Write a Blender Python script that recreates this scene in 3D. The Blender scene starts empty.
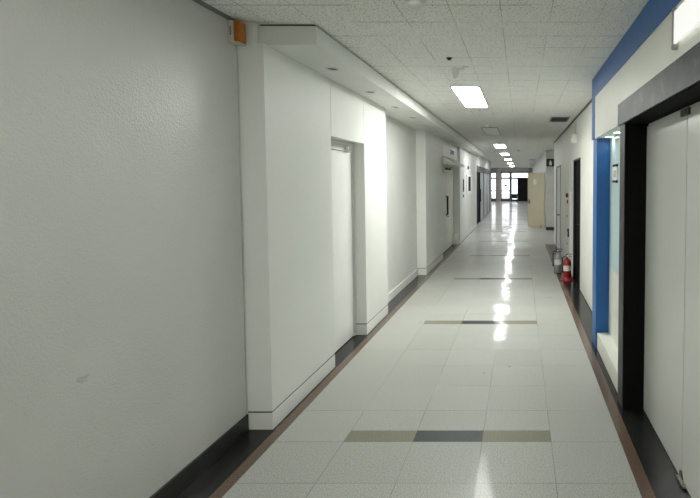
import bpy, bmesh, math, random
from mathutils import Vector, Matrix
random.seed(4)
PI = math.pi
sc = bpy.context.scene
C = sc.collection

# ------------------------------------------------------------------ camera
cd = bpy.data.cameras.new('camera')
cam = bpy.data.objects.new('camera', cd)
C.objects.link(cam)
sc.camera = cam
F_PX, PX, PY, YH = 500.0, 520.5, 205.0, 180.5     # focal length and principal point, in pixels of a 700x498 frame
cd.sensor_fit = 'HORIZONTAL'
cd.sensor_width = 36.0
cd.lens = F_PX / 700.0 * 36.0
cd.shift_x = (350.0 - PX) / 700.0
cd.shift_y = (PY - 249.0) / 700.0
cd.clip_start = 0.05
cd.clip_end = 200
PITCH = math.atan((PY - YH) / F_PX)
cam.location = (0, 0, 1.70)
cam.rotation_euler = (PI / 2 - PITCH, 0, 0)

# ------------------------------------------------------------------ world: bright overcast day beyond the far doors
w = bpy.data.worlds.new('world')
sc.world = w
w.use_nodes = True
bg = w.node_tree.nodes['Background']
bg.inputs[0].default_value = (0.93, 0.95, 1.0, 1)
bg.inputs[1].default_value = 0.7

# ------------------------------------------------------------------ exposure
sc.view_settings.view_transform = 'Standard'
sc.view_settings.look = 'None'
sc.view_settings.exposure = 2.25
sc.view_settings.gamma = 1.0
sc.view_settings.use_curve_mapping = False
sc.cycles.diffuse_bounces = 7
sc.cycles.glossy_bounces = 5
sc.cycles.max_bounces = 12
sc.cycles.sample_clamp_indirect = 12.0
LAMP = 11.5          # radiance of a lit ceiling panel
CEIL = 2.74


# ------------------------------------------------------------------ material helpers
class NT:
    def __init__(s, name):
        s.m = bpy.data.materials.new(name)
        s.m.use_nodes = True
        s.t = s.m.node_tree
        s.b = s.t.nodes['Principled BSDF']
        s._pos = None

    def n(s, typ, **kw):
        nd = s.t.nodes.new(typ)
        for k, v in kw.items():
            setattr(nd, k, v)
        return nd

    def link(s, a, b):
        s.t.links.new(a, b)

    def put(s, sock, v):
        if hasattr(v, 'is_output'):
            s.t.links.new(v, sock)
        else:
            sock.default_value = v

    def math(s, op, a, b=0.0, c=0.0):
        nd = s.n('ShaderNodeMath', operation=op)
        s.put(nd.inputs[0], a)
        s.put(nd.inputs[1], b)
        s.put(nd.inputs[2], c)
        return nd.outputs[0]

    def obj(s):
        if s._pos is None:
            s._pos = s.n('ShaderNodeTexCoord').outputs['Object']
        return s._pos

    def xyz(s):
        nd = s.n('ShaderNodeSeparateXYZ')
        s.link(s.obj(), nd.inputs[0])
        return nd.outputs

    def scaled(s, v):
        nd = s.n('ShaderNodeVectorMath', operation='MULTIPLY')
        s.link(s.obj(), nd.inputs[0])
        nd.inputs[1].default_value = v
        return nd.outputs[0]

    def noise(s, scale, detail=2.0, rough=0.5, vec=None):
        nd = s.n('ShaderNodeTexNoise')
        nd.inputs['Scale'].default_value = scale
        nd.inputs['Detail'].default_value = detail
        nd.inputs['Roughness'].default_value = rough
        s.link(vec if vec is not None else s.obj(), nd.inputs['Vector'])
        return nd.outputs[0]

    def ramp(s, fac, stops):
        nd = s.n('ShaderNodeValToRGB')
        e = nd.color_ramp.elements
        while len(e) < len(stops):
            e.new(0.5)
        for el, (p, c) in zip(e, stops):
            el.position = p
            el.color = (*c, 1) if len(c) == 3 else c
        s.link(fac, nd.inputs[0])
        return nd.outputs[0]

    def mix(s, fac, a, b, mode='MIX'):
        nd = s.n('ShaderNodeMix', data_type='RGBA', blend_type=mode)
        s.put(nd.inputs[0], fac)
        s.put(nd.inputs[6], a if hasattr(a, 'is_output') else (*a, 1))
        s.put(nd.inputs[7], b if hasattr(b, 'is_output') else (*b, 1))
        return nd.outputs[2]

    def bump(s, h, strength, dist=0.001, normal=None):
        nd = s.n('ShaderNodeBump')
        nd.inputs['Strength'].default_value = strength
        nd.inputs['Distance'].default_value = dist
        s.link(h, nd.inputs['Height'])
        if normal is not None:
            s.link(normal, nd.inputs['Normal'])
        s.link(nd.outputs[0], s.b.inputs['Normal'])
        return nd.outputs[0]

    def line(s, u, off, period, half):
        d = s.math('PINGPONG', s.math('SUBTRACT', u, off), period / 2)
        return s.math('LESS_THAN', d, half)

    def between(s, u, a, b):
        return s.math('MULTIPLY', s.math('GREATER_THAN', u, a), s.math('LESS_THAN', u, b))


def solid(name, col, rough=0.5, metal=0.0, emit=0.0, var=0.04, vscale=3.0, bump=0.0, bscale=60.0, spec=0.5):
    k = NT(name)
    n = k.noise(vscale, 3)
    lo = tuple(c * (1 - var) for c in col)
    hi = tuple(min(1, c * (1 + var)) for c in col)
    k.link(k.ramp(n, [(0.3, lo), (0.7, hi)]), k.b.inputs['Base Color'])
    k.b.inputs['Roughness'].default_value = rough
    k.b.inputs['Metallic'].default_value = metal
    k.b.inputs['Specular IOR Level'].default_value = spec
    if emit:
        k.b.inputs['Emission Color'].default_value = (*col, 1)
        k.b.inputs['Emission Strength'].default_value = emit
    if bump:
        k.bump(k.noise(bscale, 2), bump, 0.001)
    return k.m


def mat_near_wall():
    k = NT('old_wall_paint')
    base = k.ramp(k.noise(1.4, 4), [(0.3, (0.53, 0.535, 0.51)), (0.7, (0.575, 0.58, 0.555))])
    o = k.xyz()
    # one old scuff low on the wall
    wob = k.math('MULTIPLY', k.noise(40, 2), 0.05)
    dy = k.math('DIVIDE', k.math('SUBTRACT', o[1], 2.085), 0.032)
    dz = k.math('DIVIDE', k.math('SUBTRACT', k.math('ADD', o[2], wob), 0.885), 0.012)
    r = k.math('ADD', k.math('MULTIPLY', dy, dy), k.math('MULTIPLY', dz, dz))
    msk = k.math('MULTIPLY', k.math('LESS_THAN', r, 1.0), 0.28)
    k.link(k.mix(msk, base, (0.2, 0.2, 0.19)), k.b.inputs['Base Color'])
    k.b.inputs['Roughness'].default_value = 0.24
    k.b.inputs['Specular IOR Level'].default_value = 0.6
    k.bump(k.noise(88, 2, 0.6), 1.0, 0.0028)
    return k.m


def mat_ceiling():
    k = NT('fissured_ceiling_tile')
    o = k.xyz()
    pit = k.ramp(k.noise(85, 2, 0.55), [(0.59, (0, 0, 0)), (0.63, (1, 1, 1))])
    base = k.ramp(k.noise(9, 2), [(0.3, (0.84, 0.84, 0.81)), (0.7, (0.88, 0.88, 0.85))])
    c1 = k.mix(k.math('MULTIPLY', pit, 0.75), base, (0.16, 0.16, 0.15))
    lx = k.line(o[0], -0.12, 0.31, 0.0026)
    ly = k.line(o[1], 3.021, 0.3185, 0.0042)
    # joint strength varies by noise; cross joints widened to paint in their shadow
    vis = k.ramp(k.noise(1.6, 1), [(0.42, (0.08, 0.08, 0.08)), (0.62, (0.6, 0.6, 0.6))])
    vis2 = k.ramp(k.noise(2.1, 1, 0.5, k.scaled((0.9, 2.0, 1.0))), [(0.44, (0.0, 0.0, 0.0)), (0.52, (0.75, 0.75, 0.75))])
    ln = k.math('MAXIMUM', k.math('MULTIPLY', lx, vis), k.math('MULTIPLY', ly, vis2))
    k.link(k.mix(ln, c1, (0.16, 0.16, 0.15)), k.b.inputs['Base Color'])
    k.b.inputs['Roughness'].default_value = 0.85
    k.bump(k.math('SUBTRACT', 1.0, pit), 0.4, 0.002)
    return k.m


X0, TX, Y0, TY = -1.604, 0.451, 3.177, 0.4455


def mat_floor():
    k = NT('polished_terrazzo_tile')
    o = k.xyz()
    sp = k.noise(135, 3, 0.8)
    sp2 = k.noise(150, 2, 0.7)
    cl = k.noise(0.9, 3)
    base = k.ramp(sp, [(0.36, (0.20, 0.21, 0.188)), (0.5, (0.43, 0.44, 0.405)), (0.64, (0.63, 0.64, 0.60))])
    base = k.mix(k.math('MULTIPLY', k.ramp(cl, [(0.35, (0, 0, 0)), (0.7, (1, 1, 1))]), 0.3), base, (0.40, 0.41, 0.385))
    # each tile of a slightly different batch
    ix = k.math('FLOOR', k.math('DIVIDE', k.math('SUBTRACT', o[0], X0), TX))
    iy = k.math('FLOOR', k.math('DIVIDE', k.math('SUBTRACT', o[1], Y0), TY))
    cb = k.n('ShaderNodeCombineXYZ')
    k.link(ix, cb.inputs[0])
    k.link(iy, cb.inputs[1])
    wn = k.n('ShaderNodeTexWhiteNoise')
    k.link(cb.outputs[0], wn.inputs['Vector'])
    tint = k.ramp(wn.outputs['Value'], [(0, (0.94, 0.94, 0.935)), (1, (1.0, 1.0, 1.0))])
    base = k.mix(1.0, base, tint, 'MULTIPLY')
    # decorative band every sixth row, a third of a tile deep
    ph = k.math('FLOORED_MODULO', k.math('SUBTRACT', o[1], Y0), 6 * TY)
    inband = k.math('LESS_THAN', ph, TY / 3)
    bandx = k.math('MULTIPLY', inband, k.between(o[0], X0 + TX, X0 + 4 * TX))
    midx = k.math('MULTIPLY', inband, k.between(o[0], X0 + 2 * TX, X0 + 3 * TX))
    olive = k.ramp(sp2, [(0.38, (0.13, 0.125, 0.08)), (0.62, (0.30, 0.29, 0.22))])
    slate = k.ramp(sp2, [(0.38, (0.008, 0.015, 0.016)), (0.62, (0.062, 0.080, 0.078))])
    c = k.mix(bandx, base, olive)
    c = k.mix(midx, c, slate)
    # joints
    lx = k.line(o[0], X0, TX, 0.0022)
    ly = k.math('MULTIPLY', k.line(o[1], Y0, TY, 0.0030), 0.9)
    vis = k.ramp(k.noise(1.1, 2), [(0.38, (0.2, 0.2, 0.2)), (0.65, (0.75, 0.75, 0.75))])
    ln = k.math('MULTIPLY', k.math('MAXIMUM', lx, ly), vis)
    c = k.mix(ln, c, (0.10, 0.10, 0.095))
    # a few dark chips
    chip = k.ramp(k.noise(7.0, 1), [(0.785, (0, 0, 0)), (0.79, (1, 1, 1))])
    c = k.mix(k.math('MULTIPLY', chip, 0.6), c, (0.15, 0.15, 0.14))
    k.link(c, k.b.inputs['Base Color'])
    k.link(k.ramp(k.noise(2.2, 3), [(0.3, (0.42, 0.42, 0.42)), (0.7, (0.5, 0.5, 0.5))]), k.b.inputs['Roughness'])
    k.b.inputs['Specular IOR Level'].default_value = 0.25
    k.b.inputs['Coat Weight'].default_value = 0.6
    k.b.inputs['Coat IOR'].default_value = 1.105
    k.link(k.ramp(k.noise(2.2, 3), [(0.3, (0.07, 0.07, 0.07)), (0.7, (0.12, 0.12, 0.12))]), k.b.inputs['Coat Roughness'])
    # slight waviness of a waxed floor, each tile a touch out of level
    wav = k.noise(1.0, 2, 0.5, k.scaled((2.2, 3.0, 1.0)))
    b1 = k.bump(wav, 0.8, 0.0060)
    # each tile tips its reflection its own way
    tilt = k.n('ShaderNodeVectorMath', operation='SUBTRACT')
    k.link(wn.outputs['Color'], tilt.inputs[0])
    tilt.inputs[1].default_value = (0.5, 0.5, 0.5)
    tsc = k.n('ShaderNodeVectorMath', operation='MULTIPLY')
    k.link(tilt.outputs[0], tsc.inputs[0])
    tsc.inputs[1].default_value = (0.014, 0.045, 0.0)
    tad = k.n('ShaderNodeVectorMath', operation='ADD')
    k.link(b1, tad.inputs[0])
    k.link(tsc.outputs[0], tad.inputs[1])
    tno = k.n('ShaderNodeVectorMath', operation='NORMALIZE')
    k.link(tad.outputs[0], tno.inputs[0])
    k.link(tno.outputs[0], k.b.inputs['Normal'])
    k.link(tno.outputs[0], k.b.inputs['Coat Normal'])
    return k.m


def mat_stripe():
    k = NT('brown_granite')
    c = k.ramp(k.noise(150, 2, 0.8), [(0.34, (0.045, 0.03, 0.022)), (0.5, (0.125, 0.083, 0.060)), (0.66, (0.25, 0.175, 0.135))])
    k.link(c, k.b.inputs['Base Color'])
    k.b.inputs['Roughness'].default_value = 0.18
    return k.m


def mat_granite():
    k = NT('black_granite')
    o = k.xyz()
    c = k.ramp(k.noise(240, 2, 0.7), [(0.35, (0.012, 0.012, 0.012)), (0.6, (0.024, 0.024, 0.023)), (0.8, (0.06, 0.06, 0.058))])
    c = k.mix(k.line(o[1], 2.86, 0.6, 0.0015), c, (0.002, 0.002, 0.002))
    k.link(c, k.b.inputs['Base Color'])
    k.b.inputs['Roughness'].default_value = 0.2
    k.b.inputs['Specular IOR Level'].default_value = 0.22
    k.bump(k.noise(5, 2), 0.25, 0.002)
    return k.m


def mat_slate():
    k = NT('dark_slate_cladding')
    c = k.ramp(k.noise(7, 5, 0.65), [(0.35, (0.034, 0.036, 0.039)), (0.58, (0.055, 0.058, 0.062)), (0.64, (0.095, 0.10, 0.105))])
    k.link(c, k.b.inputs['Base Color'])
    k.b.inputs['Roughness'].default_value = 0.5
    k.b.inputs['Specular IOR Level'].default_value = 0.35
    k.bump(k.noise(40, 3), 0.15, 0.001)
    return k.m


def mat_glass(name, tint):
    k = NT(name)
    k.b.inputs['Base Color'].default_value = (*tint, 1)
    k.b.inputs['Transmission Weight'].default_value = 1.0
    k.b.inputs['Roughness'].default_value = 0.02
    k.b.inputs['IOR'].default_value = 1.05
    return k.m


M = {
    'nearwall': mat_near_wall(),
    'ceiling': mat_ceiling(),
    'floor': mat_floor(),
    'stripe': mat_stripe(),
    'granite': mat_granite(),
    'slate': mat_slate(),
    'panel': solid('white_enamel_panel', (0.755, 0.765, 0.735), 0.5, var=0.025, vscale=1.3, bump=0.12, bscale=9, spec=0.22),
    'panel_grey': solid('pale_grey_panel', (0.66, 0.665, 0.64), 0.42, var=0.03),
    'wall': solid('cream_wall_paint', (0.74, 0.74, 0.69), 0.5, var=0.03, bump=0.2, bscale=120),
    'white': solid('white_plastic', (0.80, 0.80, 0.78), 0.4),
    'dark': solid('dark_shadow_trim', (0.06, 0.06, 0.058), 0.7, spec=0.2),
    'trimgrey': solid('grey_edge_trim', (0.17, 0.17, 0.165), 0.6),
    'gap': solid('black_gap_filler', (0.015, 0.015, 0.015), 0.8),
    'baseboard': solid('black_vinyl_base', (0.022, 0.021, 0.02), 0.35, var=0.2),
    'blue': solid('blue_paint', (0.012, 0.118, 0.37), 0.42, var=0.04),
    'soffit_white': solid('cream_fascia', (0.76, 0.765, 0.70), 0.45, var=0.02),
    'black': solid('matt_black', (0.006, 0.006, 0.006), 0.7, spec=0.08),
    'frost': solid('frosted_white_glass', (0.70, 0.705, 0.665), 0.28, var=0.015),
    'teal': solid('pale_teal_glass', (0.60, 0.755, 0.735), 0.3, var=0.02),
    'steel': solid('brushed_steel', (0.55, 0.55, 0.54), 0.3, 1.0),
    'darksteel': solid('dark_patina_metal', (0.10, 0.095, 0.085), 0.35, 0.8, var=0.3, vscale=60),
    'lamp': solid('lit_diffuser', (0.99, 1.0, 0.95), 0.5, emit=LAMP, var=0.0),
    'lampfar': solid('lit_diffuser_dimmed', (0.98, 0.99, 0.99), 0.5, emit=LAMP * 0.62, var=0.0),  # far panels turned down to balance the far end against the near end
    'lampdim': solid('lit_diffuser_dim', (0.99, 1.0, 0.95), 0.5, emit=LAMP * 0.17, var=0.0),
    'lampoff': solid('unlit_diffuser', (0.86, 0.87, 0.86), 0.5),
    'sign': solid('lit_sign_face', (1.0, 0.985, 0.985), 0.4, emit=0.12, var=0.0),
    'downlit': solid('lit_downlight_lens', (1.0, 0.98, 0.92), 0.4, emit=7.0, var=0.0),
    'red': solid('red_enamel', (0.26, 0.012, 0.014), 0.35, var=0.06),
    'redlamp': solid('red_lamp_lens', (0.20, 0.015, 0.012), 0.35),
    'silver': solid('silver_steel', (0.33, 0.33, 0.335), 0.4, 0.5),
    'labelwhite': solid('label_paper', (0.78, 0.77, 0.74), 0.55),
    'ink': solid('printed_ink', (0.10, 0.10, 0.10), 0.6),
    'orange': solid('amber_lens', (0.42, 0.125, 0.012), 0.3, var=0.10, vscale=30),
    'ivory': solid('ivory_plastic', (0.60, 0.58, 0.47), 0.45),
    'creamdoor': solid('cream_door_paint', (0.60, 0.55, 0.40), 0.4, var=0.03),
    'oldmetal': solid('stained_worn_metal', (0.28, 0.255, 0.21), 0.5, 0.3, var=0.5, vscale=70),
    'rubber': solid('black_rubber', (0.02, 0.02, 0.02), 0.6),
    'pad': solid('grey_pad', (0.33, 0.33, 0.32), 0.5),
    'frameblack': solid('black_aluminium', (0.014, 0.014, 0.015), 0.45, spec=0.2),
    'framegrey': solid('grey_aluminium', (0.18, 0.18, 0.20), 0.35, 0.3),
    'header': solid('dark_grey_header', (0.075, 0.078, 0.085), 0.6, spec=0.2),
    'milk': solid('milky_film_glass', (0.40, 0.415, 0.44), 0.4, var=0.02),
    'curtain': solid('charcoal_curtain', (0.03, 0.03, 0.034), 0.85),
    'sofa': solid('black_upholstery', (0.015, 0.015, 0.017), 0.5),
    'plaster': solid('grey_plaster', (0.56, 0.56, 0.54), 0.6),
    'glass': mat_glass('clear_glass', (0.97, 0.985, 1.0)),
    'pinkish': solid('pale_pink_pillar_paint', (0.62, 0.56, 0.58), 0.45),
    'outside': solid('pale_paving', (0.6, 0.6, 0.58), 0.7),
}


# ------------------------------------------------------------------ mesh helpers
def box(bm, x0, x1, y0, y1, z0, z1, bev=0.0, seg=2):
    r = bmesh.ops.create_cube(bm, size=1.0)
    vs = r['verts']
    for v in vs:
        v.co = Vector((x0 + (v.co.x + .5) * (x1 - x0), y0 + (v.co.y + .5) * (y1 - y0), z0 + (v.co.z + .5) * (z1 - z0)))
    if bev > 0:
        es = list({e for v in vs for e in v.link_edges})
        bmesh.ops.bevel(bm, geom=es, offset=bev, segments=seg, profile=0.5, affect='EDGES')
    return bm


def bx(*a, **k):
    return box(bmesh.new(), *a, **k)


def prism(bm, pts, axis, a, b):
    """pts: outline; extruded along axis ('x','y','z') from a to b."""
    def mk(p, t):
        if axis == 'x':
            return (t, p[0], p[1])
        if axis == 'y':
            return (p[0], t, p[1])
        return (p[0], p[1], t)
    v0 = [bm.verts.new(mk(p, a)) for p in pts]
    v1 = [bm.verts.new(mk(p, b)) for p in pts]
    n = len(pts)
    bm.faces.new(v0)
    bm.faces.new(v1[::-1])
    for i in range(n):
        bm.faces.new((v0[i], v1[i], v1[(i + 1) % n], v0[(i + 1) % n]))
    bmesh.ops.recalc_face_normals(bm, faces=bm.faces)
    return bm


def lathe(prof, n=24, mat=None, bm=None, a0=0.0, a1=2 * PI):
    """prof: (r, z) pairs turned about z."""
    bm = bm or bmesh.new()
    full = abs(a1 - a0 - 2 * PI) < 1e-6
    m = n if full else n + 1
    rings = []
    for r, z in prof:
        if r < 1e-6:
            rings.append([bm.verts.new((0, 0, z))])
        else:
            rings.append([bm.verts.new((r * math.cos(a0 + (a1 - a0) * i / n), r * math.sin(a0 + (a1 - a0) * i / n), z)) for i in range(m)])
    for A, B in zip(rings, rings[1:]):
        for i in range(n):
            j = (i + 1) % m
            if len(A) == 1 and len(B) == 1:
                continue
            if len(A) == 1:
                bm.faces.new((A[0], B[i], B[j]))
            elif len(B) == 1:
                bm.faces.new((A[i], A[j], B[0]))
            else:
                bm.faces.new((A[i], A[j], B[j], B[i]))
    bmesh.ops.recalc_face_normals(bm, faces=bm.faces)
    if mat is not None:
        bmesh.ops.transform(bm, matrix=mat, verts=bm.verts)
    return bm


def tube(pts, r, n=10, bm=None):
    bm = bm or bmesh.new()
    pts = [Vector(p) for p in pts]
    rings = []
    for i, p in enumerate(pts):
        d = (pts[min(i + 1, len(pts) - 1)] - pts[max(i - 1, 0)]).normalized()
        u = d.orthogonal().normalized() if i == 0 else (u - d * u.dot(d)).normalized()
        v = d.cross(u)
        rings.append([bm.verts.new(p + r * (math.cos(2 * PI * k / n) * u + math.sin(2 * PI * k / n) * v)) for k in range(n)])
    for A, B in zip(rings, rings[1:]):
        for k in range(n):
            bm.faces.new((A[k], A[(k + 1) % n], B[(k + 1) % n], B[k]))
    bm.faces.new(rings[0][::-1])
    bm.faces.new(rings[-1])
    bmesh.ops.recalc_face_normals(bm, faces=bm.faces)
    return bm


def mesh_obj(name, bm, mat, parent=None, smooth=False):
    me = bpy.data.meshes.new(name)
    bm.to_mesh(me)
    bm.free()
    if smooth:
        for p in me.polygons:
            p.use_smooth = True
        try:
            me.set_sharp_from_angle(angle=math.radians(40))
        except Exception:
            pass
    o = bpy.data.objects.new(name, me)
    C.objects.link(o)
    me.materials.append(M[mat] if isinstance(mat, str) else mat)
    if parent is not None:
        o.parent = parent
    return o


def part(name, bm, mat, parent, smooth=False, label=None, loc=None):
    o = mesh_obj(name, bm, mat, parent, smooth)
    if label:
        o['label'] = label
    if loc:
        o.location = loc
    return o


def tag(o, label, cat, group=None):
    o['label'] = label
    o['category'] = cat
    if group:
        o['group'] = group
    return o


def thing(name, label, cat, loc=(0, 0, 0), rot=(0, 0, 0), group=None):
    o = bpy.data.objects.new(name, None)
    C.objects.link(o)
    o.empty_display_size = 0.05
    o.location = loc
    o.rotation_euler = rot
    return tag(o, label, cat, group)


def struct(name, bm, mat, label=None, cat=None, parent=None, smooth=False):
    o = mesh_obj(name, bm, mat, parent, smooth)
    if parent is None:
        o['kind'] = 'structure'
        if label:
            o['label'] = label
        if cat:
            o['category'] = cat
    return o


def shell(name, label, cat, loc=(0, 0, 0), rot=(0, 0, 0)):
    o = bpy.data.objects.new(name, None)
    C.objects.link(o)
    o.empty_display_size = 0.05
    o.location = loc
    o.rotation_euler = rot
    o['kind'] = 'structure'
    o['label'] = label
    o['category'] = cat
    return o


def dup(root, loc, label, rot=None):
    r = root.copy()
    C.objects.link(r)
    r.location = loc
    if rot:
        r.rotation_euler = rot
    r['label'] = label
    for ch in list(root.children):
        c = ch.copy()
        C.objects.link(c)
        c.parent = r
        for g in list(ch.children):
            d = g.copy()
            C.objects.link(d)
            d.parent = c
    return r


# ================================================================== SETTING
YN, YF = -9.0, 41.0            # corridor ends: behind the camera, and the glass doors
XL, XP = -1.86, -1.69          # left wall plane, left column and panel plane
XR = 0.925                     # right wall plane

# ---- floor
struct('floor', bx(X0, 0.652, YN, YF, -0.06, 0.0), 'floor', 'polished speckled grey floor tiles with olive and slate bands', 'floor')
bm = bmesh.new()
box(bm, -3.2, -1.9, 18.0, YF, -0.06, 0.0)
box(bm, 0.9, 3.2, 13.2, 17.2, -0.06, 0.0)
struct('floor_side', bm, 'floor', 'plain pale floor beyond the side openings', 'floor')
struct('trim_1', bx(-1.674, X0, YN, 18.6, -0.06, 0.0), 'stripe', 'brown granite stripe in the floor along the left wall', 'floor stripe')
struct('trim_2', bx(-1.9, -1.674, YN, 18.6, -0.06, 0.0), 'granite', 'black granite floor border along the left wall', 'floor border')
struct('trim_3', bx(0.652, 0.726, YN, 13.28, -0.06, 0.0), 'stripe', 'brown granite stripe in the floor along the right wall', 'floor stripe')
struct('trim_4', bx(0.726, 1.0, YN, 13.28, -0.06, 0.0), 'granite', 'black granite floor border along the right wall', 'floor border')
bm = bmesh.new()
box(bm, -1.9, X0, 18.6, YF, -0.06, 0.0)
box(bm, 0.652, 0.9, 13.28, YF, -0.06, 0.0)
struct('floor_edge', bm, 'floor', 'pale floor edge strips along the far half of the corridor', 'floor')

# ---- ceiling
struct('ceiling', bx(-3.2, 3.2, YN, YF, CEIL, CEIL + 0.08), 'ceiling', 'white fissured acoustic tile ceiling', 'ceiling')

# ---- left wall and its shadow gap
struct('wall_left', bx(XL - 0.1, XL, YN, 3.322, 0, CEIL), 'nearwall', 'grey-white glossy painted wall nearest on the left', 'wall')
struct('baseboard_left', bx(XL, XL + 0.012, YN, 3.325, 0.0, 0.115, bev=0.003), 'baseboard', 'black baseboard under the near left wall', 'baseboard')
struct('trim_5', bx(XL, XL + 0.016, YN, 3.325, CEIL - 0.02, CEIL), 'trimgrey', 'dark edge trim between near left wall and ceiling', 'trim')
struct('wall_left_back', bx(XL - 0.1, XL, 3.334, 18.6, 0, CEIL), 'panel_grey', 'pale wall at the back of the left recesses', 'wall')
struct('trim_6', bx(XL - 0.1, XL - 0.02, 3.3222, 3.3338, 0, CEIL), 'gap', 'dark gap where the near left wall meets the first column', 'gap')


# ---- left columns: body, plinth, shadow groove between them
def column(n, y0, y1, label, top=2.602):
    s = shell('wall_left_column_%d' % n, label, 'wall', ((XL + XP) / 2, (y0 + y1) / 2, 0))
    cx, cy = (XL + XP) / 2, (y0 + y1) / 2
    h, l = (XP - XL) / 2 - 0.001, (y1 - y0) / 2
    part('column_face', bx(-h, h, -l, l, 0.127, top, bev=0.0015), 'panel', s)
    part('groove', bx(-h, h - 0.004, -l + 0.004, l - 0.004, 0.117, 0.127), 'gap', s, label='black groove')
    part('plinth', bx(-h, h, -l, l, 0.0, 0.117, bev=0.0015), 'panel', s)
    return s


c1 = column(1, 3.335, 4.487, 'wide white left wall column nearest the camera')
part('column_cap', bx(-0.084, 0.028, -0.574, -0.50, 2.6025, CEIL - 0.001), 'panel', c1)
column(2, 5.433, 6.312, 'white wall column between the recessed door and the plain recess')
column(3, 8.933, 10.85, 'long white wall column before the hooded double door')
s = shell('wall_left_lintel', 'white panel over the recessed left door', 'wall', (XP, 4.96, 2.097))
part('lintel_panel', bx(-0.168, -0.001, -0.467, 0.467, 0.0, 0.505, bev=0.002), 'panel', s)
# far left wall after the hooded door
s = shell('wall_left_far', 'white wall between hooded door and dark shopfront', 'wall', (XP, 16.0, 0))
part('wall_face', bx(-0.168, 0.06, -2.56, 2.6, 0.126, 2.602), 'panel', s)
part('groove', bx(-0.168, 0.052, -2.55, 2.59, 0.118, 0.126), 'gap', s)
part('plinth', bx(-0.168, 0.06, -2.56, 2.6, 0.0, 0.118), 'panel', s)
struct('wall_left_over_door', bx(XL, XP, 10.853, 13.4398, 2.06, 2.602), 'panel', 'white wall over the hooded double door', 'wall')
struct('baseboard_recess', bx(XL, XL + 0.02, 6.316, 8.929, 0.0, 0.118, bev=0.003), 'panel', 'white plinth along the plain left recess', 'baseboard')

# ---- left soffit in panels, with a dark strip painted in as the gap's shade
bm = bmesh.new()
box(bm, -1.744, -1.362, 3.385, 3.412, 2.604, 2.728)
ys = [3.412, 4.55] + [4.55 + 0.94 * i for i in range(1, 15)] + [18.62]
for a, b in zip(ys, ys[1:]):
    box(bm, -1.858, -1.362, a + (0.0 if a == 3.412 else 0.008), b, 2.604, 2.728)
struct('ceiling_soffit_left', bm, 'panel', 'long white boxed soffit with downlights along the left wall', 'soffit')
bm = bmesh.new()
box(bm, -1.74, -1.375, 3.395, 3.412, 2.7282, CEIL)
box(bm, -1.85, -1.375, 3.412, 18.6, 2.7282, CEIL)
struct('trim_7', bm, 'dark', 'dark strip painted in as shade between left soffit and ceiling', 'trim')

# ---- right wall beyond the blue portal
bm = prism(bmesh.new(), [(5.245, 0), (7.73, 0), (7.73, 2.06), (8.68, 2.06), (8.68, 0), (11.5, 0), (11.5, 2.06), (12.8, 2.06), (12.8, 0), (13.75, 0), (13.75, CEIL), (5.245, CEIL)], 'x', XR, XR + 0.12)
struct('wall_right', bm, 'wall', 'cream wall beyond the blue portal on the right', 'wall')
struct('wall_right_return', bx(XR + 0.12, 3.2, 13.63, 13.75, 0, CEIL), 'wall', 'near side of the side passage on the right', 'wall')
struct('trim_8', bx(XR - 0.02, XR, 5.245, 13.75, CEIL - 0.022, CEIL), 'trimgrey', 'dark edge trim between right wall and ceiling', 'trim')
bm = bmesh.new()
box(bm, XR - 0.006, XR, 5.245, 7.70, 0, 0.008)
struct('baseboard_right', bm, 'dark', 'thin dark joint along the foot of the right wall', 'baseboard')
# far right wall and the end of the side passage
bm = bmesh.new()
box(bm, 0.87, 3.2, 17.1, 17.3, 0, CEIL)
box(bm, 0.87, 1.0, 17.3, YF, 0, CEIL)
struct('wall_right_far', bm, 'plaster', 'grey-white wall beyond the side passage on the right', 'wall')
struct('baseboard_right_far', bx(0.875, 3.2, 17.088, 17.1, 0, 0.105), 'baseboard', 'black baseboard facing us beyond the side passage', 'baseboard')
struct('wall_right_side', bx(3.2, 3.3, 13.63, 17.3, 0, CEIL), 'wall', 'end wall of the side passage', 'wall')

# ---- right portal: soffit box with blue border, recess, black doorway
box_y1 = 5.24
XS = 0.742
s = shell('wall_right_portal', 'cream fascia with blue border over the dark glass doorway', 'fascia', (XS, 3.0, 2.12))
bm = bmesh.new()
box(bm, 0.006, 0.30, YN - 3.0, 2.06, 0.0, 0.417)
part('fascia', bm, 'soffit_white', s, label='cream fascia')
bm = bmesh.new()
box(bm, 0.0, 0.30, YN - 3.0, box_y1 - 3.0, 0.417, CEIL - 2.12)
box(bm, 0.0, 0.30, 2.06, box_y1 - 3.0, 0.0, 0.417)
part('border', bm, 'blue', s, label='blue painted border')
struct('wall_right_near', bx(XR + 0.002, XR + 0.1, YN, 5.24, 0, 2.12), 'frost', 'white panel wall behind the portal recess', 'wall')

# blue post at the far end of the recess
s = shell('trim_9', 'blue painted post at the far side of the portal', 'post', (0.77, 5.06, 0))
part('post', bx(-0.010, 0.155, -0.07, 0.18, 0.0, 2.119, bev=0.004), 'blue', s)
# white upstand along the foot of the recess
struct('trim_10', bx(0.775, XR, 3.832, 4.986, 0.0, 0.165, bev=0.004), 'soffit_white', 'low white upstand at the foot of the portal recess', 'upstand')
# recess wall cladding
s = shell('wall_right_recess', 'recess wall of pale teal glass over white panels', 'wall', (XR, 4.44, 0))
part('teal_panel', bx(-0.035, 0.0, -0.60, 0.545, 0.845, 2.118, bev=0.001), 'teal', s, label='pale teal glass panel')
part('white_panel', bx(-0.035, 0.0, -0.60, 0.545, 0.412, 0.840, bev=0.001), 'soffit_white', s)
part('white_panel', bx(-0.035, 0.0, -0.60, 0.545, 0.167, 0.407, bev=0.001), 'soffit_white', s)

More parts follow.
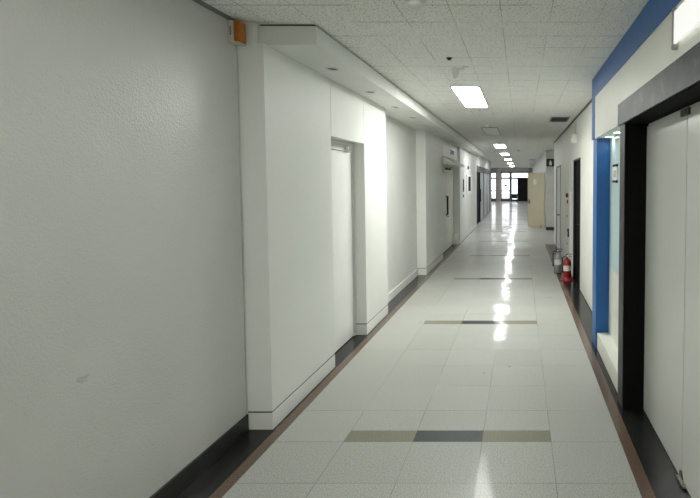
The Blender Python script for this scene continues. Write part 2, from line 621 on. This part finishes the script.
# black doorway
d1 = shell('door_1', 'dark slate doorway with frosted white glass panels at right', 'door', (XR, 2.2, 0))
bm = bmesh.new()
box(bm, -0.170, -0.001, 1.442, 1.612, 0.0, 2.113, bev=0.002)
part('jamb', bm, 'slate', d1, label='slate clad door jamb')
part('lintel', bx(-0.187, -0.176, -6.5, 1.625, 2.1135, 2.272), 'slate', d1, label='grey slate lintel face')
bm = bmesh.new()
box(bm, -0.166, -0.001, 1.436, 1.442, 0.0, 2.108)
box(bm, -0.174, -0.001, -6.5, 1.449, 2.108, 2.1135)
part('reveal', bm, 'black', d1, label='black inner reveal')
part('glass_panel', bx(-0.012, 0.0, 0.560, 1.434, 0.004, 2.09, bev=0.002), 'frost', d1, label='frosted white glass panel')
part('glass_panel', bx(-0.012, 0.0, -2.0, 0.549, 0.004, 2.09, bev=0.002), 'frost', d1, label='frosted white glass panel')
part('gap', bx(-0.003, 0.0, 0.549, 0.560, 0.004, 2.09), 'dark', d1)
bm = bmesh.new()
box(bm, -0.028, -0.012, 0.50, 0.63, 2.055, 2.095, bev=0.003)
box(bm, -0.033, -0.028, 0.53, 0.60, 2.065, 2.087, bev=0.002)
part('top_clamp', bm, 'darksteel', d1, label='dark metal patch fitting')
bm = prism(bmesh.new(), [(0.520, 0.012), (0.582, 0.012), (0.572, 0.055), (0.548, 0.06)], 'x', -0.020, -0.012)
part('clamp_plate', bm, 'darksteel', d1, label='dark metal clamp plate')
bm = bx(-0.034, -0.012, 0.47, 0.585, 0.002, 0.024, bev=0.008, seg=3)
part('bottom_clamp', bm, 'oldmetal', d1, label='stained metal bottom pivot')

# ---- back end of the corridor behind the camera
struct('wall_rear', bx(-3.2, 3.2, YN - 0.1, YN, 0, CEIL), 'wall', 'end wall behind', 'wall')

# ---- left recessed door
d = shell('door_2', 'white steel door set back between the first two left columns', 'door', (XL, 4.96, 0))
part('leaf', bx(0.0, 0.035, -0.44, 0.44, 0.008, 2.000, bev=0.003), 'white', d)
bm = bmesh.new()
box(bm, 0.0, 0.05, 0.444, 0.466, 0.0, 2.094)
box(bm, 0.0, 0.05, -0.466, -0.444, 0.0, 2.094)
box(bm, 0.0, 0.05, -0.444, 0.444, 2.004, 2.094)
part('frame', bm, 'panel_grey', d)
cl = part('door_closer', bx(0.05, 0.09, 0.20, 0.33, 2.01, 2.042, bev=0.006), 'steel', d, label='grey metal door closer')
part('arm', tube([(0.075, 0.22, 2.046), (0.07, -0.1, 2.05), (0.056, -0.35, 2.046)], 0.004), 'panel_grey', cl)
part('door_handle', tube([(0.034, -0.36, 1.0), (0.085, -0.36, 1.0), (0.085, -0.26, 1.0)], 0.009), 'steel', d)
part('door_stop', bx(0.035, 0.055, 0.40, 0.435, 0.008, 0.035, bev=0.004), 'white', d)

# ---- hooded double door on the left
d = shell('door_3', 'white double door under the sloping hood', 'door', (-1.80, 12.1, 0))
for a, b in ((-1.24, -0.004), (0.004, 1.33)):
    lf = part('leaf', bx(-0.045, 0.0, a, b, 0.008, 1.88, bev=0.003), 'wall', d)
    if a < -1:
        part('pull_handle', tube([(0.0, -0.06, 1.32), (0.045, -0.06, 1.32), (0.045, -0.06, 0.88), (0.0, -0.06, 0.88)], 0.022), 'frameblack', lf, label='black pull handle')
        part('lever', tube([(0.0, -0.05, 0.84), (0.07, -0.05, 0.84), (0.07, -0.16, 0.84)], 0.018), 'steel', lf)
bm = bmesh.new()
box(bm, -0.058, 0.0, -1.245, 1.335, 1.885, 2.058)
part('frame', bm, 'ivory', d)
for y in (0.0, 0.55):
    part('door_closer', bx(0.0, 0.05, y - 0.09, y + 0.09, 1.96, 2.0, bev=0.004), 'framegrey', d)
hood = tag(mesh_obj('door_hood', prism(bmesh.new(), [(XP + 0.001, 2.062), (-1.40, 2.035), (-1.40, 2.055), (XP + 0.001, 2.24)], 'y', 10.86, 12.75), 'soffit_white'),
           'sloping cream hood projecting over the left double door', 'door hood')

# ---- dark shopfront, far left
s = shell('wall_left_shopfront', 'dark framed shopfront of milky glass far along the left wall', 'shopfront', (-1.66, 18.62, 0))
part('header', bx(-0.06, 0.02, 0.0, 8.4, 2.03, 2.27), 'header', s, label='dark grey header band')
part('bulkhead', bx(-0.06, 0.0, 0.0, 8.4, 2.272, CEIL), 'plaster', s)
for i, y in enumerate((0.0, 1.85, 4.0, 6.2, 8.3)):
    part('mullion', bx(-0.05, 0.012, y, y + (0.12 if i < 2 else 0.05), 0.0, 2.03), 'frameblack' if i < 2 else 'framegrey', s)
for a, b in ((1.97, 4.0), (4.05, 6.2), (6.25, 8.3)):
    part('glass_panel', bx(-0.03, -0.015, a, b, 0.06, 2.03), 'milk', s, label='milky glass panel')
part('sill', bx(-0.05, 0.01, 1.97, 8.35, 0.0, 0.06), 'framegrey', s)
dd = shell('door_4', 'black panel painted in for the unlit doorway in the far left shopfront', 'door', (-1.68, 18.76, 0))
part('leaf', bx(-0.04, 0.0, 0.0, 1.68, 0.01, 2.02), 'black', dd)  # matt black sheet stands in for the dark of the open doorway
part('pull_handle', tube([(0.0, 1.55, 0.85), (0.06, 1.55, 0.85), (0.06, 1.55, 1.35), (0.0, 1.55, 1.35)], 0.018), 'frameblack', dd)
struct('wall_left_shop', bx(-1.9, -1.76, 18.62, 27.02, 0, CEIL), 'plaster', 'wall behind the milky shopfront', 'wall')
bm = bmesh.new()
box(bm, -2.75, -2.65, 27.0, YF, 0, CEIL)
box(bm, -2.65, -1.60, 27.02, 27.1, 0, CEIL)
struct('wall_left_end', bm, 'plaster', 'wall of the wider lobby at the far left', 'wall')

# ---- far end: glazed entrance doors
e = shell('window_1', 'glazed entrance screen with white daylight at the far end', 'window', (0, YF, 0))
bm = bmesh.new()
for x in (-2.62, -2.42, -1.98, -1.58, -0.86, -0.76, 0.82):
    box(bm, x - 0.055, x + 0.055, -0.06, 0.06, 0.0, 2.36)
for z0, z1 in ((0.0, 0.16), (1.82, 1.95), (2.30, 2.40)):
    box(bm, -2.65, 0.87, -0.05, 0.05, z0, z1)
for x0, x1 in ((-2.42, -1.98), (-1.58, -0.86)):
    box(bm, x0, x1, -0.04, 0.04, 0.82, 0.90)
    box(bm, x0, x1, -0.04, 0.04, 0.16, 0.24)
part('window_frame', bm, 'framegrey', e)
part('pane', bx(-2.65, 0.87, -0.006, 0.006, 0.0, 2.36), 'glass', e)
part('header_beam', bx(-2.65, 0.87, -0.15, 0.1, 2.40, CEIL), 'plaster', e)
part('notice', bx(-1.34, -1.10, -0.02, -0.01, 1.22, 1.36), 'ink', e, label='small dark notice on the glass')
part('pillar', bx(-1.95, -1.62, -0.55, -0.16, 0.0, CEIL), 'pinkish', e, label='pale pillar')
struct('ground_outside', bx(-12, 12, YF + 0.1, YF + 25, -0.15, -0.05), 'outside', 'pale paving outside the far doors', 'paving')

# ================================================================== THINGS
# dark curtain and bench at the far end
bm = bmesh.new()
n = 60
pts_f, pts_b = [], []
for i in range(n + 1):
    x = -0.26 + 1.08 * i / n
    y = 40.45 + 0.06 * math.sin(i * 1.05)
    pts_f.append((x, y - 0.02))
    pts_b.append((x, y + 0.02))
prism(bm, pts_f + pts_b[::-1], 'z', 0.03, 1.853)
tag(mesh_obj('curtain', bm, 'curtain', smooth=True), 'dark full-height curtain hanging over the right part of the far glazed screen', 'curtain')
rod = tag(mesh_obj('curtain_rod', tube([(-0.30, 40.45, 1.87), (0.86, 40.45, 1.87)], 0.015), 'frameblack'), 'thin dark rod above the far curtain', 'curtain rod')
t = thing('bench', 'low black bench beside the far curtain', 'bench', (-0.50, 40.1, 0))
part('seat', bx(-0.24, 0.24, -0.2, 0.2, 0.26, 0.42, bev=0.03), 'sofa', t)
part('backrest', bx(-0.24, 0.24, 0.12, 0.2, 0.42, 0.62, bev=0.03), 'sofa', t)
for x in (-0.2, 0.2):
    for y in (-0.16, 0.16):
        part('leg', bx(x - 0.02, x + 0.02, y - 0.02, y + 0.02, 0.0, 0.26), 'frameblack', t)

# ---- ceiling light panels
LX = -0.612
NAMES = ['first lit ceiling panel from the camera, the largest and brightest', 'unlit ceiling panel just beyond the first lit one',
         'second lit ceiling panel, the one beyond the unlit panel', 'third lit ceiling panel from the camera', 'fourth lit ceiling panel from the camera',
         'fifth lit ceiling panel from the camera', 'farthest lit ceiling panel by the glazed screen']
LY = [6.33, 10.62, 15.15, 19.8, 24.7, 30.0, 36.2]


def light_panel(loc, lit, label):
    t = thing('ceiling_light', label, 'ceiling light', loc, group='ceiling light panels in a row')
    bm = bmesh.new()
    a, b = 0.165, 0.765
    for x0, x1, y0, y1 in ((-a, -a + .014, -b, b), (a - .014, a, -b, b), (-a + .014, a - .014, -b, -b + .014), (-a + .014, a - .014, b - .014, b)):
        box(bm, x0, x1, y0, y1, -0.012, -0.0005)
    part('frame', bm, 'pad', t)
    part('diffuser', bx(-a + .014, a - .014, -b + .014, b - .014, -0.010, -0.001), lit or 'lampoff', t, label='glowing diffuser' if lit else 'unlit grey diffuser')
    return t


lp = light_panel((LX, LY[0], CEIL), 'lamp', NAMES[0])
light_panel((LX, LY[1], CEIL), None, NAMES[1])
lf = light_panel((LX, LY[2], CEIL), 'lampfar', NAMES[2])
for y, nm in zip(LY[3:], NAMES[3:]):
    dup(lf, (LX, y, CEIL), nm)
# unseen panels carry the row past the camera, added to light the near end
light_panel((LX, 2.0, CEIL), 'lampdim', 'unseen dim ceiling panel added above the camera position')
dup(lp, (LX, -2.3, CEIL), 'unseen lit ceiling panel added just behind the camera position')
dup(lp, (LX, -6.6, CEIL), 'unseen lit ceiling panel added farther behind the camera position')

# ---- unlit downlights in the left soffit
DXY = [(-1.52, 4.09), (-1.53, 5.15), (-1.54, 6.22), (-1.545, 7.24), (-1.55, 8.27), (-1.555, 9.28), (-1.56, 10.36), (-1.565, 11.4), (-1.57, 12.4), (-1.575, 13.4), (-1.585, 14.5), (-1.59, 15.8)]
ORD = ['nearest', 'second', 'third', 'fourth', 'fifth', 'sixth', 'seventh', 'eighth', 'ninth', 'tenth', 'eleventh', 'farthest']
t0 = None
for i, (x, y) in enumerate(DXY):
    lab = ORD[i] + ' unlit recessed downlight along the left soffit' if i in (0, 11) else ORD[i] + ' unlit recessed downlight from the near end of the left soffit'
    loc = (x, y, 2.604)
    if t0 is None:
        t0 = thing('downlight', lab, 'downlight', loc, group='downlights in the left soffit')
        part('trim_ring', lathe([(0.055, 0.0), (0.055, -0.004), (0.050, -0.008), (0.043, -0.008), (0.041, -0.002), (0.041, 0.0)]), 'panel_grey', t0, True)
        part('reflector', lathe([(0.041, -0.0010), (0.025, -0.0016), (0.0, -0.0018)]), 'dark', t0, True, label='dark unlit reflector')
    else:
        dup(t0, loc, lab)

# ---- two lit downlights under the portal soffit
t0 = None
for y, lab in ((4.36, 'nearer lit downlight under the portal soffit'), (4.80, 'farther lit downlight under the portal soffit, by the blue post')):
    loc = (0.845, y, 2.12)
    if t0 is None:
        t0 = thing('downlight', lab, 'downlight', loc, group='lit downlights under the portal soffit')
        part('trim_ring', lathe([(0.048, 0.0), (0.048, -0.004), (0.044, -0.007), (0.037, -0.007), (0.036, -0.002), (0.036, 0.0)]), 'white', t0, True)
        part('lens', lathe([(0.036, -0.0015), (0.0, -0.003)]), 'downlit', t0, True)
    else:
        dup(t0, loc, lab)


# ---- small ceiling fixtures
def detector(loc, label, r=0.055):
    t = thing('smoke_detector', label, 'smoke detector', loc)
    part('base', lathe([(0, 0), (r, 0), (r, -0.012), (r * 0.92, -0.018), (0, -0.018)]), 'white', t, True)
    part('sensor_cap', lathe([(r * 0.7, -0.018), (r * 0.68, -0.034), (r * 0.45, -0.046), (0, -0.048)]), 'panel_grey', t, True)
    return t


detector((-0.62, 9.42, CEIL), 'round smoke detector just before the unlit ceiling panel', 0.07)
detector((-0.605, 2.93, CEIL), 'round grey ceiling fixture cut by the top of the photo', 0.06)
detector((-0.05, 17.2, CEIL), 'small round smoke detector on the far open ceiling right of the lights', 0.06)


def sprinkler(loc, label, dark=True):
    t = thing('sprinkler', label, 'sprinkler', loc)
    part('rosette', lathe([(0, 0), (0.026, 0), (0.024, -0.006), (0.0, -0.007)], 16), 'gap' if dark else 'panel_grey', t, True)
    part('stem', lathe([(0.009, -0.006), (0.007, -0.014), (0, -0.015)], 10), 'gap' if dark else 'steel', t, True)
    part('deflector', lathe([(0, -0.015), (0.016, -0.015), (0.016, -0.018), (0, -0.018)], 12), 'gap' if dark else 'steel', t, True)


sprinkler((-0.605, 4.30, CEIL), 'small dark sprinkler before the hanging motion sensor')
sprinkler((-0.60, 7.42, CEIL), 'small sprinkler at the far end of the first lit panel', False)
sprinkler((-0.93, 18.2, CEIL), 'dark sprinkler left of the third lit panel')

t = thing('motion_sensor', 'white motion sensor with grey teardrop head hanging from the ceiling', 'sensor', (-0.505, 4.64, CEIL))
part('base_plate', lathe([(0, 0), (0.034, 0), (0.034, -0.008), (0.024, -0.014), (0, -0.014)]), 'white', t, True)
part('arm', tube([(0, 0, -0.012), (-0.03, 0, -0.022), (-0.075, 0, -0.022)], 0.008), 'white', t, True)
part('head', lathe([(0, 0.004), (0.026, 0.0), (0.032, -0.03), (0.028, -0.06), (0.018, -0.09), (0, -0.102)], 18, Matrix.Translation((-0.092, 0, -0.012))), 'white', t, True, label='grey teardrop head')


def vent(loc, w, l, label, n=7):
    t = thing('ceiling_vent', label, 'vent', loc)
    bm = bmesh.new()
    f = 0.02
    for x0, x1, y0, y1 in ((-w, w, -l, -l + f), (-w, w, l - f, l), (-w, -w + f, -l + f, l - f), (w - f, w, -l + f, l - f)):
        box(bm, x0, x1, y0, y1, -0.010, -0.0005)
    part('frame', bm, 'pad', t)
    part('backing', bx(-w + f, w - f, -l + f, l - f, -0.003, -0.0008), 'gap', t)
    for i in range(n):
        y = -l + f + (2 * l - 2 * f) * (i + 0.5) / n
        part('slat', bx(-w + f, w - f, y - 0.008, y + 0.008, -0.009, -0.0035), 'darksteel', t)
    return t


vent((0.66, 8.55, CEIL), 0.155, 0.31, 'dark grille vent in the ceiling near the right wall')
vent((0.60, 25.2, CEIL), 0.16, 0.3, 'small dark ceiling vent far away above the open cream door', 4)

# ---- amber alarm lamp in the left corner
t = thing('alarm_lamp', 'ivory box with amber lens high in the left corner', 'alarm lamp', (XL, 3.272, 2.575))
part('base', bx(0.0, 0.032, -0.045, 0.045, 0.0, 0.145, bev=0.006), 'ivory', t)
ln = part('lens', bx(0.032, 0.074, -0.04, 0.04, 0.012, 0.143, bev=0.012, seg=3), 'orange', t, label='amber lens')
part('lower_lip', bx(0.032, 0.066, -0.043, 0.043, 0.0, 0.011, bev=0.003), 'ivory', t)
bm = bmesh.new()
zz = 0.052
for hgt, wd in ((0.008, 0.010), (0.006, 0.012), (0.009, 0.009), (0.006, 0.012), (0.007, 0.010)):
    box(bm, 0.017 - wd / 2, 0.017 + wd / 2, -0.0462, -0.0452, zz, zz + hgt)
    zz += hgt + 0.004
part('marking', bm, 'ink', t, label='dark printed marking')

# ---- lit sign over the doorway
t = thing('light_sign', 'bright white lit sign panel over the dark doorway', 'sign', (XS - 0.001, 1.6, 2.343))
part('panel', bx(-0.018, -0.006, -0.75, 0.796, 0.0, 0.150, bev=0.001), 'sign', t, label='glowing white sign face')
part('mounting_bar', bx(-0.020, -0.004, 0.806, 0.822, -0.014, 0.166, bev=0.002), 'pad', t, label='grey mounting bar')
for z in (-0.010, 0.162):
    part('standoff', lathe([(0, 0), (0.013, 0), (0.013, 0.022), (0.009, 0.026), (0, 0.026)], 14, Matrix.Translation((0.004, 0.814, z)) @ Matrix.Rotation(-PI / 2, 4, 'Y')), 'pad', t, True)

# ---- little plate on the recess wall
t = thing('notice_plate', 'small plate with dark end clips on the teal recess wall', 'sign', (XR - 0.0355, 4.66, 1.68))
part('plate', bx(-0.012, -0.002, -0.085, 0.085, 0.02, 0.15, bev=0.001), 'labelwhite', t)
for z0 in (0.0, 0.148):
    part('clip', bx(-0.018, 0.0, -0.09, 0.09, z0, z0 + 0.022, bev=0.002), 'frameblack', t, label='dark clip')
part('marking', bx(-0.0128, -0.0121, -0.05, 0.05, 0.05, 0.115), solid('faded_pink_print', (0.55, 0.42, 0.40), 0.5), t)

# ---- right wall fixtures
d = shell('door_5', 'black doorway in the cream right wall beside the fire extinguishers', 'door', (XR, 8.205, 0))
bm = bmesh.new()
box(bm, -0.008, 0.10, 0.45, 0.472, 0, 2.055)
box(bm, -0.008, 0.10, -0.472, -0.45, 0, 2.055)
box(bm, -0.008, 0.10, -0.45, 0.45, 2.03, 2.055)
part('frame', bm, 'frameblack', d)
part('leaf', bx(0.03, 0.07, -0.448, 0.448, 0.006, 2.028), 'black', d)
part('door_handle', tube([(0.03, -0.38, 1.0), (-0.006, -0.38, 1.0), (-0.006, -0.27, 1.0)], 0.01), 'frameblack', d)
d = shell('door_6', 'narrow white door farther along the cream right wall', 'door', (XR, 12.15, 0))
bm = bmesh.new()
box(bm, -0.012, 0.10, 0.60, 0.648, 0, 2.055)
box(bm, -0.012, 0.10, -0.648, -0.60, 0, 2.055)
box(bm, -0.012, 0.10, -0.60, 0.60, 2.02, 2.055)
part('frame', bm, 'pad', d)
part('leaf', bx(0.01, 0.05, -0.598, 0.598, 0.006, 2.018), 'white', d)
part('door_handle', tube([(0.01, -0.5, 0.9), (-0.06, -0.5, 0.9), (-0.06, -0.34, 0.9)], 0.014), 'darksteel', d)

t = thing('emergency_light', 'white box lamp on the right wall above the black doorway', 'lamp', (XR, 8.35, 2.32))
part('housing', bx(-0.075, 0.0, -0.12, 0.12, 0.0, 0.14, bev=0.01), 'white', t)
part('lens', bx(-0.085, -0.075, -0.09, 0.09, 0.015, 0.075, bev=0.004), 'lampoff', t)
part('conduit', tube([(-0.02, 0, 0.14), (-0.02, 0, 0.34)], 0.009), 'ivory', t)

t = thing('fire_hose_cabinet', 'tall pale steel fire cabinet with red lamp on the right wall', 'cabinet', (XR - 0.0015, 9.5, 0.22))
part('body', bx(-0.025, 0.0, -0.42, 0.42, 0.0, 1.28, bev=0.004), 'panel_grey', t)
dr = part('door', bx(-0.032, -0.0255, -0.40, 0.40, 0.02, 0.98, bev=0.002), 'panel_grey', t)
part('handle', bx(-0.058, -0.032, -0.37, -0.30, 0.44, 0.60, bev=0.008), 'frameblack', dr, label='black handle')
part('lamp', lathe([(0, 0), (0.042, 0), (0.042, 0.02), (0.034, 0.04), (0, 0.048)], 18, Matrix.Translation((-0.025, -0.02, 1.20)) @ Matrix.Rotation(-PI / 2, 4, 'Y')), 'redlamp', t, True, label='round red lamp')
part('call_button', lathe([(0, 0), (0.035, 0), (0.035, 0.018), (0, 0.022)], 16, Matrix.Translation((-0.025, -0.02, 1.08)) @ Matrix.Rotation(-PI / 2, 4, 'Y')), 'redlamp', t, True, label='red call button')
for z in (0.25, 0.5, 0.78):
    part('marking', bx(-0.0332, -0.0321, -0.02, 0.10, z, z + 0.05), 'ink', dr, label='dark printed marking')


# ---- fire extinguishers
def extinguisher(loc, mat, label, rz, h=1.0, stand=True):
    t = thing('fire_extinguisher', label, 'fire extinguisher', loc, (0, 0, rz))
    R = 0.070
    part('cylinder', lathe([(0, 0.012), (R - 0.006, 0.012), (R, 0.022), (R, 0.30 * h), (R * 0.93, 0.325 * h), (R * 0.68, 0.35 * h), (0.030, 0.365 * h), (0.022, 0.372 * h), (0.022, 0.385 * h), (0, 0.386 * h)], 32), mat, t, True)
    if stand:
        part('stand', lathe([(0.045, 0.0), (0.108, 0.0), (0.110, 0.008), (0.092, 0.022), (0.078, 0.05), (R + 0.002, 0.05), (R + 0.0015, 0.011), (0.045, 0.011)], 32), 'red', t, True, label='red plastic floor stand')
    else:
        part('stand', lathe([(0.04, 0.0), (R - 0.004, 0.0), (R - 0.004, 0.0118), (0.04, 0.0118)], 28), 'rubber', t, True)
    lb = part('label_band', lathe([(R + 0.0006, 0.165 * h), (R + 0.0006, 0.255 * h)], 20, None, None, PI * 1.05, PI * 1.95), 'labelwhite', t, True, label='white label')
    bm = bmesh.new()
    for z in (0.185, 0.20, 0.222, 0.235):
        lathe([(R + 0.0012, z * h), (R + 0.0012, z * h + 0.006)], 14, None, bm, PI * 1.15, PI * (1.62 if z < .21 else 1.82))
    part('printing', bm, 'pad', lb)
    z = 0.385 * h
    part('valve', lathe([(0, z), (0.020, z), (0.020, z + 0.02), (0.014, z + 0.026), (0.014, z + 0.042), (0, z + 0.044)], 18), 'darksteel', t, True, label='dark metal valve')
    bm = bmesh.new()
    prism(bm, [(0.005, z + 0.028), (0.085, z + 0.010), (0.088, z + 0.016), (0.005, z + 0.036)], 'y', -0.011, 0.011)
    part('carry_handle', bm, 'frameblack', t)
    bm = bmesh.new()
    prism(bm, [(-0.018, z + 0.044), (0.035, z + 0.058), (0.098, z + 0.050), (0.096, z + 0.057), (0.034, z + 0.068), (-0.018, z + 0.054)], 'y', -0.011, 0.011)
    part('squeeze_lever', bm, 'frameblack', t)
    hs = part('hose', tube([(-0.018, 0, z + 0.02), (-0.05, 0, z + 0.022), (-0.078, 0, z + 0.004), (-0.088, 0, z - 0.04), (-0.087, 0, z - 0.12), (-0.084, 0, z - 0.20)], 0.0095, 10), 'rubber', t, True, label='black rubber hose')
    part('nozzle', lathe([(0.010, 0.0), (0.017, -0.055), (0.013, -0.055), (0.0, -0.05)], 14, Matrix.Translation((-0.084, 0, z - 0.20))), 'rubber', hs, True)
    part('gauge', lathe([(0, 0), (0.013, 0), (0.013, 0.008), (0, 0.01)], 14, Matrix.Translation((0, -0.014, z + 0.03)) @ Matrix.Rotation(PI / 2, 4, 'X')), 'labelwhite', t, True)
    return t


extinguisher((0.795, 8.48, 0.0), 'red', 'red fire extinguisher with white label in a red stand', 0.25)
extinguisher((0.685, 9.13, 0.0), 'silver', 'silver fire extinguisher behind the red one', -0.2, 1.0, False)

# ---- sign box at the side passage
t = thing('exit_sign', 'black sign box high on the grey wall past the side passage', 'sign', (1.01, 17.098, 2.18))
part('housing', bx(-0.13, 0.13, -0.06, 0.0, 0.0, 0.26, bev=0.006), 'frameblack', t)
part('face', bx(-0.115, 0.115, -0.064, -0.06, 0.02, 0.24), solid('dark_green_sign_face', (0.012, 0.022, 0.024), 0.4), t)
bm = bmesh.new()
box(bm, -0.03, 0.05, -0.067, -0.064, 0.04, 0.16)
box(bm, -0.015, 0.02, -0.067, -0.064, 0.165, 0.20)
part('pictogram', bm, 'panel_grey', t, label='pale grey figure')

# ---- open cream door
d = shell('door_7', 'cream door standing open across the corridor by the side passage', 'door', (0.862, 17.82, 0), (0, 0, 0))
d.rotation_euler = (0, 0, PI - 0.62)
lf = part('leaf', bx(0.0, 0.72, -0.02, 0.02, 0.015, 1.985, bev=0.003), 'creamdoor', d)
part('notice', bx(0.34, 0.47, 0.0205, 0.0225, 1.56, 1.74), 'labelwhite', lf, label='white paper notice')
part('lever', tube([(0.66, 0.02, 0.93), (0.66, 0.07, 0.93), (0.56, 0.07, 0.93)], 0.012), 'darksteel', lf)
part('lock_plate', bx(0.635, 0.685, 0.0202, 0.024, 0.86, 1.02), 'darksteel', lf)
part('door_stop', tube([(0.12, 0.03, 0.10), (0.12, 0.07, 0.05), (0.12, 0.075, 0.0)], 0.012), 'darksteel', lf)
# tiny far sign hanging beyond the door
t = thing('hanging_sign', 'dark sign hanging far off above the open cream door', 'sign', (0.60, 30.0, 2.20))
part('box', bx(-0.12, 0.12, -0.04, 0.04, 0.0, 0.26, bev=0.005), 'framegrey', t)
part('rod', tube([(0, 0, 0.26), (0, 0, CEIL - 2.20)], 0.01), 'framegrey', t)

# ---- far left wall fixtures
XF = XP + 0.0605
t = thing('wall_vent', 'small dark vent on the wall above the sloping hood', 'vent', (XP + 0.0005, 12.4, 2.33))
part('frame', bx(0.0, 0.01, -0.28, 0.28, 0.0, 0.12, bev=0.002), 'framegrey', t)
part('backing', bx(0.010, 0.012, -0.25, 0.25, 0.012, 0.108), 'dark', t)
for i in range(4):
    part('slat', bx(0.012, 0.018, -0.25, 0.25, 0.02 + 0.023 * i, 0.028 + 0.023 * i), 'frameblack', t)
t = thing('notice_board', 'narrow dark framed panel on the far left wall', 'notice board', (XF, 15.85, 1.32))
part('frame', bx(0.0, 0.025, -0.75, 0.75, -0.06, 0.55, bev=0.004), 'white', t)
part('panel', bx(0.025, 0.028, -0.45, 0.25, 0.05, 0.50), 'black', t, label='dark panel')
for z, h, l, nm in ((1.58, 0.16, 0.09, 'topmost of three dark switch plates beside the hooded door'),
                    (1.38, 0.22, 0.10, 'middle and longest of three dark switch plates beside the hooded door'),
                    (1.22, 0.08, 0.07, 'lowest and smallest of three dark switch plates beside the hooded door')):
    t = thing('switch_plate', nm, 'switch', (XF, 14.25, z), group='dark switch plates beside the hooded door')
    part('plate', bx(0.0, 0.012, -l, l, 0.0, h, bev=0.003), 'frameblack', t)
    part('rocker', bx(0.012, 0.018, -l * 0.6, l * 0.6, h * 0.25, h * 0.75, bev=0.002), 'dark', t)
t = thing('wall_sensor', 'tiny dark sensor high on the far left wall', 'sensor', (XF, 15.5, 2.04))
part('base', bx(0.0, 0.02, -0.08, 0.08, 0.0, 0.11, bev=0.004), 'frameblack', t)
part('lens', lathe([(0, 0), (0.03, 0), (0.02, 0.02), (0, 0.026)], 12, Matrix.Translation((0.02, 0, 0.05)) @ Matrix.Rotation(PI / 2, 4, 'Y')), 'dark', t, True)
t = thing('floor_box', 'small white box standing by the far jamb of the hooded door', 'box', (-1.72, 13.33, 0.0))
part('case', bx(-0.075, 0.05, -0.10, 0.10, 0.0, 0.27, bev=0.006), 'white', t)
part('lid', bx(-0.078, 0.053, -0.103, 0.103, 0.27, 0.285, bev=0.003), 'white', t)
